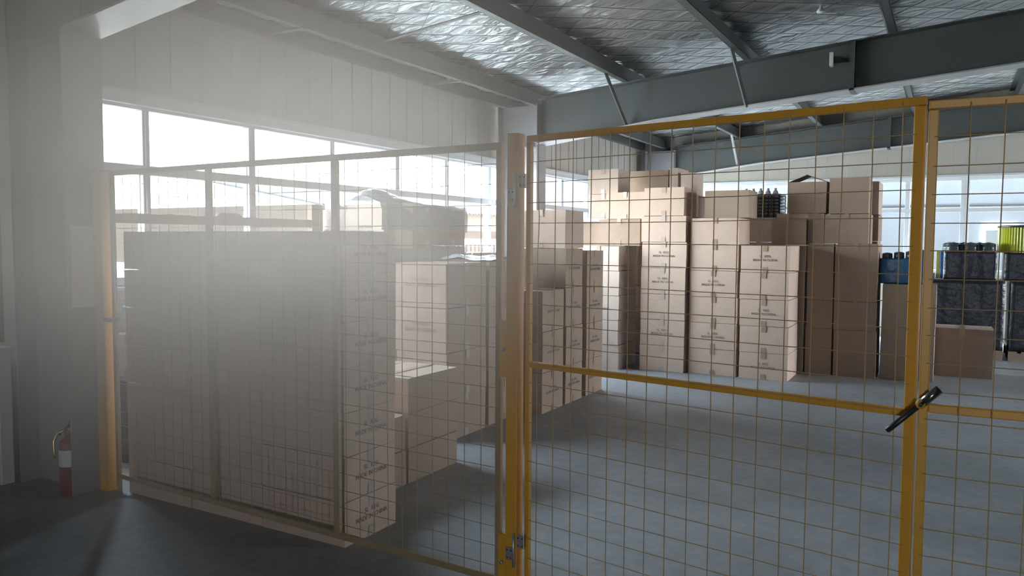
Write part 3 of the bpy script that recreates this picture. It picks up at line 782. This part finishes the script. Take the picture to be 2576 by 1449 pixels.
stack(-2.36, -1.87, 10.1, 10.55, 6, .3115, 'the hidden column under the black crate', SH, m='card2')
# right hand group
RG = 'cartons by the double gate uprights'
carton(-.655, -.115, 9.78, 10.3, 0, .60, 'dark carton on the floor behind the double gate uprights', RG, m='card2', tape=None)
carton(-.650, -.110, 9.75, 10.28, .602, 1.09, 'carton with a bright top edge carrying the blue wrapped kegs', RG, m='card2', tape=None)
carton(-.150, .475, 10.36, 10.85, 0, .565, 'single carton on the floor right of the double gate uprights', RG, m='card2', tape='y')

def keg(x, y, z, r, h, m, label, group):
    o = empty('keg', (x, y, z), label, 'keg', group)
    rel(MB().lathe(x, y, [(0, z), (r*.9, z), (r, z+.01), (r, z+.03), (r*.97, z+.035), (r*.97, z+h*.72), (r, z+h*.73), (r, z+h*.76), (r*.82, z+h*.87), (r*.4, z+h*.95), (r*.18, z+h*.96), (0, z+h*.96)], 24).build('keg_body', m), o)
    rel(MB().lathe(x, y, [(r*.17, z+h*.955), (r*.17, z+h), (0, z+h)], 12).build('keg_cap', M['keg']), o)
# blue wrapped kegs on the carton
def wrap(name, x0, x1, y0, y1, z0, z1, m, label, amp=.015, cat='wrapped load'):
    bm = bmesh.new(); bmesh.ops.create_cube(bm, size=1)
    bmesh.ops.subdivide_edges(bm, edges=bm.edges, cuts=14, use_grid_fill=True)
    for q in bm.verts:
        p = Vector((x0+(q.co.x+.5)*(x1-x0), y0+(q.co.y+.5)*(y1-y0), z0+(q.co.z+.5)*(z1-z0)))
        u = (p.x+p.y)
        k = amp*(abs(math.sin(u*14))*.8+.6*noise.noise(p*5))
        c_ = Vector(((x0+x1)/2, (y0+y1)/2, p.z)); d = (p-c_)
        if d.length > 0: p -= d.normalized()*k
        if q.co.z > .49: p.z -= amp*.8*abs(noise.noise(p*7))
        q.co = p
    me = bpy.data.meshes.new(name); bm.to_mesh(me); bm.free(); me.materials.append(m)
    for f_ in me.polygons: f_.use_smooth = True
    o = bpy.data.objects.new(name, me); COL.objects.link(o); return tag(o, label, cat)
wrap('wrapped_kegs', -.69, -.16, 9.80, 10.2, 1.092, 1.38, M['blue'], 'blue film wrapped bundle on the carton behind the gate uprights')
for k, (x, y) in enumerate(((-.62, 9.88), (-.50, 9.90), (-.38, 9.88), (-.27, 9.90))):
    keg(x, y, 1.375, .055, .07+.012*k, M['keg'], 'small dark keg in the blue bundle, %s from the left' % ORD[k].replace('bottom', 'first'), 'kegs in the blue bundle')
# pallet loads near the far windows
def pallet(x0, x1, y0, y1, label):
    p = empty('wooden_pallet', ((x0+x1)/2, (y0+y1)/2, 0), label, 'pallet')
    mb = MB()
    for k in range(7): a = x0+k*(x1-x0-.1)/6; mb.box(a, a+.1, y0, y1, .11, .13)
    rel(mb.build('deck_boards', M['wood']), p)
    mb = MB()
    for k in range(3):
        b0 = y0+k*(y1-y0-.1)/2; mb.box(x0, x1, b0, b0+.1, 0, .11)
    rel(mb.build('runners', M['wood']), p)
pallet(-.30, .66, 12.1, 13.1, 'dark wooden pallet under the navy wrapped load')
pallet(.72, 1.7, 12.1, 13.1, 'dark wooden pallet under the load with yellow kegs')
wrap('wrapped_load', -.30, .66, 12.1, 13.1, .13, 1.06, M['navy'], 'dark navy film wrapped pallet load below the window')
wrap('wrapped_load', .72, 1.7, 12.1, 13.1, .13, 1.06, M['navy'], 'dark film wrapped pallet load at the right edge of the picture')
wrap('wrapped_load', -.06, .56, 12.15, 12.8, 1.065, 1.44, M['navy'], 'upper navy wrapped tier carrying domed kegs')
wrap('wrapped_load', .64, 1.6, 12.15, 12.8, 1.065, 1.43, M['navy'], 'upper dark tier below the yellow kegs')
wrap('blue_wrapped_load', -.29, -.165, 12.12, 12.6, 1.065, 1.14, M['blue'], 'strip of blue film on top of the navy load')
for k, (x, y) in enumerate(((.00, 12.52), (.045, 12.28), (.17, 12.55), (.25, 12.27), (.36, 12.53), (.455, 12.27))):
    keg(x, y, 1.442, .09, .13, M['keg'], 'dark domed keg on the navy tier, %s from the left' % ORD[k].replace('bottom', 'first'), 'domed kegs on the navy tier')
dr = empty('yellow_drum', (.90, 12.5, 1.43), 'ribbed yellow green drum at the right edge of the picture', 'drum')
n_ = 60; pr = []
mb = MB(); vs = []; fs = []
for z in (1.432, 1.775):
    for k in range(n_*2):
        r_ = .335 if k % 2 else .325; vs.append((.90+r_*math.cos(math.pi*k/n_), 12.5+r_*math.sin(math.pi*k/n_), z))
for k in range(n_*2): fs.append((k, (k+1) % (n_*2), n_*2+(k+1) % (n_*2), n_*2+k))
fs.append(tuple(range(n_*2))[::-1]); mb.add(vs, fs); rel(mb.build('drum_body', M['ykeg']), dr)
rel(MB().lathe(.90, 12.5, [(.34, 1.765), (.345, 1.78), (.34, 1.795), (.2, 1.80), (0, 1.80)], 40).build('drum_lid', M['keg']), dr)
o = MB().box(-.155, -.11, 12.20, 12.5, 1.07, 1.44).build('yellow_card_box', M['ylabel'], bevel=.004); tag(o, 'thin yellow box standing left of the domed kegs', 'box')
o = MB().box(-.105, -.07, 12.20, 12.5, 1.07, 1.44).build('blue_card_box', M['blabel'], bevel=.004); tag(o, 'thin blue box standing between the yellow box and the kegs', 'box')

# ------------------------------------------------------------------ wooden ledge across the windows, scraps at the left gap
wr = empty('wooden_rack', (-5.12, 4.4, 0), 'rough wooden rail and post in front of the left windows', 'rack')
vs = []; fs = []; n = 60
for i in range(n+1):
    y = 3.10+i*(5.33-3.10)/n
    top = 1.735+.008*noise.noise(Vector((y*9, 0, 0)))+(.03 if 4.28 < y < 4.48 else 0)
    for (x, z) in ((-5.14, 1.665), (-5.10, 1.665), (-5.10, top), (-5.14, top)): vs.append((x, y, z))
for i in range(n):
    for k in range(4): a = i*4+k; b_ = i*4+(k+1) % 4; fs.append((a, b_, b_+4, a+4))
fs += [(3, 2, 1, 0), (n*4, n*4+1, n*4+2, n*4+3)]
mb = MB(); mb.add(vs, fs); rel(mb.build('rail', M['wood']), wr)
rel(MB().box(-5.15, -5.09, 5.30, 5.44, 0, 1.87).build('post', M['wood']), wr)
rel(MB().box(-5.15, -5.09, 3.06, 3.12, 0, 1.735).build('post', M['wood']), wr)
o = MB().box(-5.20, -4.62, 3.30, 3.80, 0, .56).box(-5.21, -4.61, 3.29, 3.81, .56, .58).build('storage_box', mat('dark_brown_box', (.05, .04, .035), .7), bevel=.008); tag(o, 'dark storage box at floor level in the gap beside the left column', 'box')  # dark block added to darken a bright gap
carton(-5.20, -4.80, 3.38, 3.80, .583, .88, 'pale carton in the gap between left column and big stack', 'cartons in the left gap', m='card3', text='KEG', ts=.05)
wrap('plastic_bag', -5.15, -4.85, 3.42, 3.75, .885, 1.08, M['film'], 'crumpled clear bag on the cartons in the left gap', .03, 'bag')

# ------------------------------------------------------------------ haze volume added to imitate lens glare left of the gate
hz = bpy.data.materials.new('dust_haze'); hz.use_nodes = True; t = hz.node_tree; t.nodes.clear()
o_ = t.nodes.new('ShaderNodeOutputMaterial'); vo = t.nodes.new('ShaderNodeVolumePrincipled')
vo.inputs['Color'].default_value = (.80, .71, .64, 1); vo.inputs['Anisotropy'].default_value = .62
co = t.nodes.new('ShaderNodeTexCoord'); ln = t.nodes.new('ShaderNodeVectorMath'); ln.operation = 'LENGTH'
t.links.new(co.outputs['Object'], ln.inputs[0])
mr = t.nodes.new('ShaderNodeMapRange'); mr.interpolation_type = 'SMOOTHSTEP'
mr.inputs['From Min'].default_value = 1.0; mr.inputs['From Max'].default_value = .1; mr.inputs['To Min'].default_value = 0; mr.inputs['To Max'].default_value = 1.2
t.links.new(ln.outputs['Value'], mr.inputs['Value']); t.links.new(mr.outputs[0], vo.inputs['Density']); t.links.new(vo.outputs[0], o_.inputs['Volume'])
bm = bmesh.new(); bmesh.ops.create_icosphere(bm, subdivisions=3, radius=1.0); me = bpy.data.meshes.new('dust_haze'); bm.to_mesh(me); bm.free(); me.materials.append(hz)
o = bpy.data.objects.new('dust_haze', me); COL.objects.link(o)
o.location = (-1.86, 1.50, 1.72); o.scale = (1.65, 1.05, 1.12); o.rotation_euler = (0, 0, math.radians(-25))
tag(o, 'pale dusty haze hanging in front of the fence and big stack', 'haze'); o['kind'] = 'stuff'
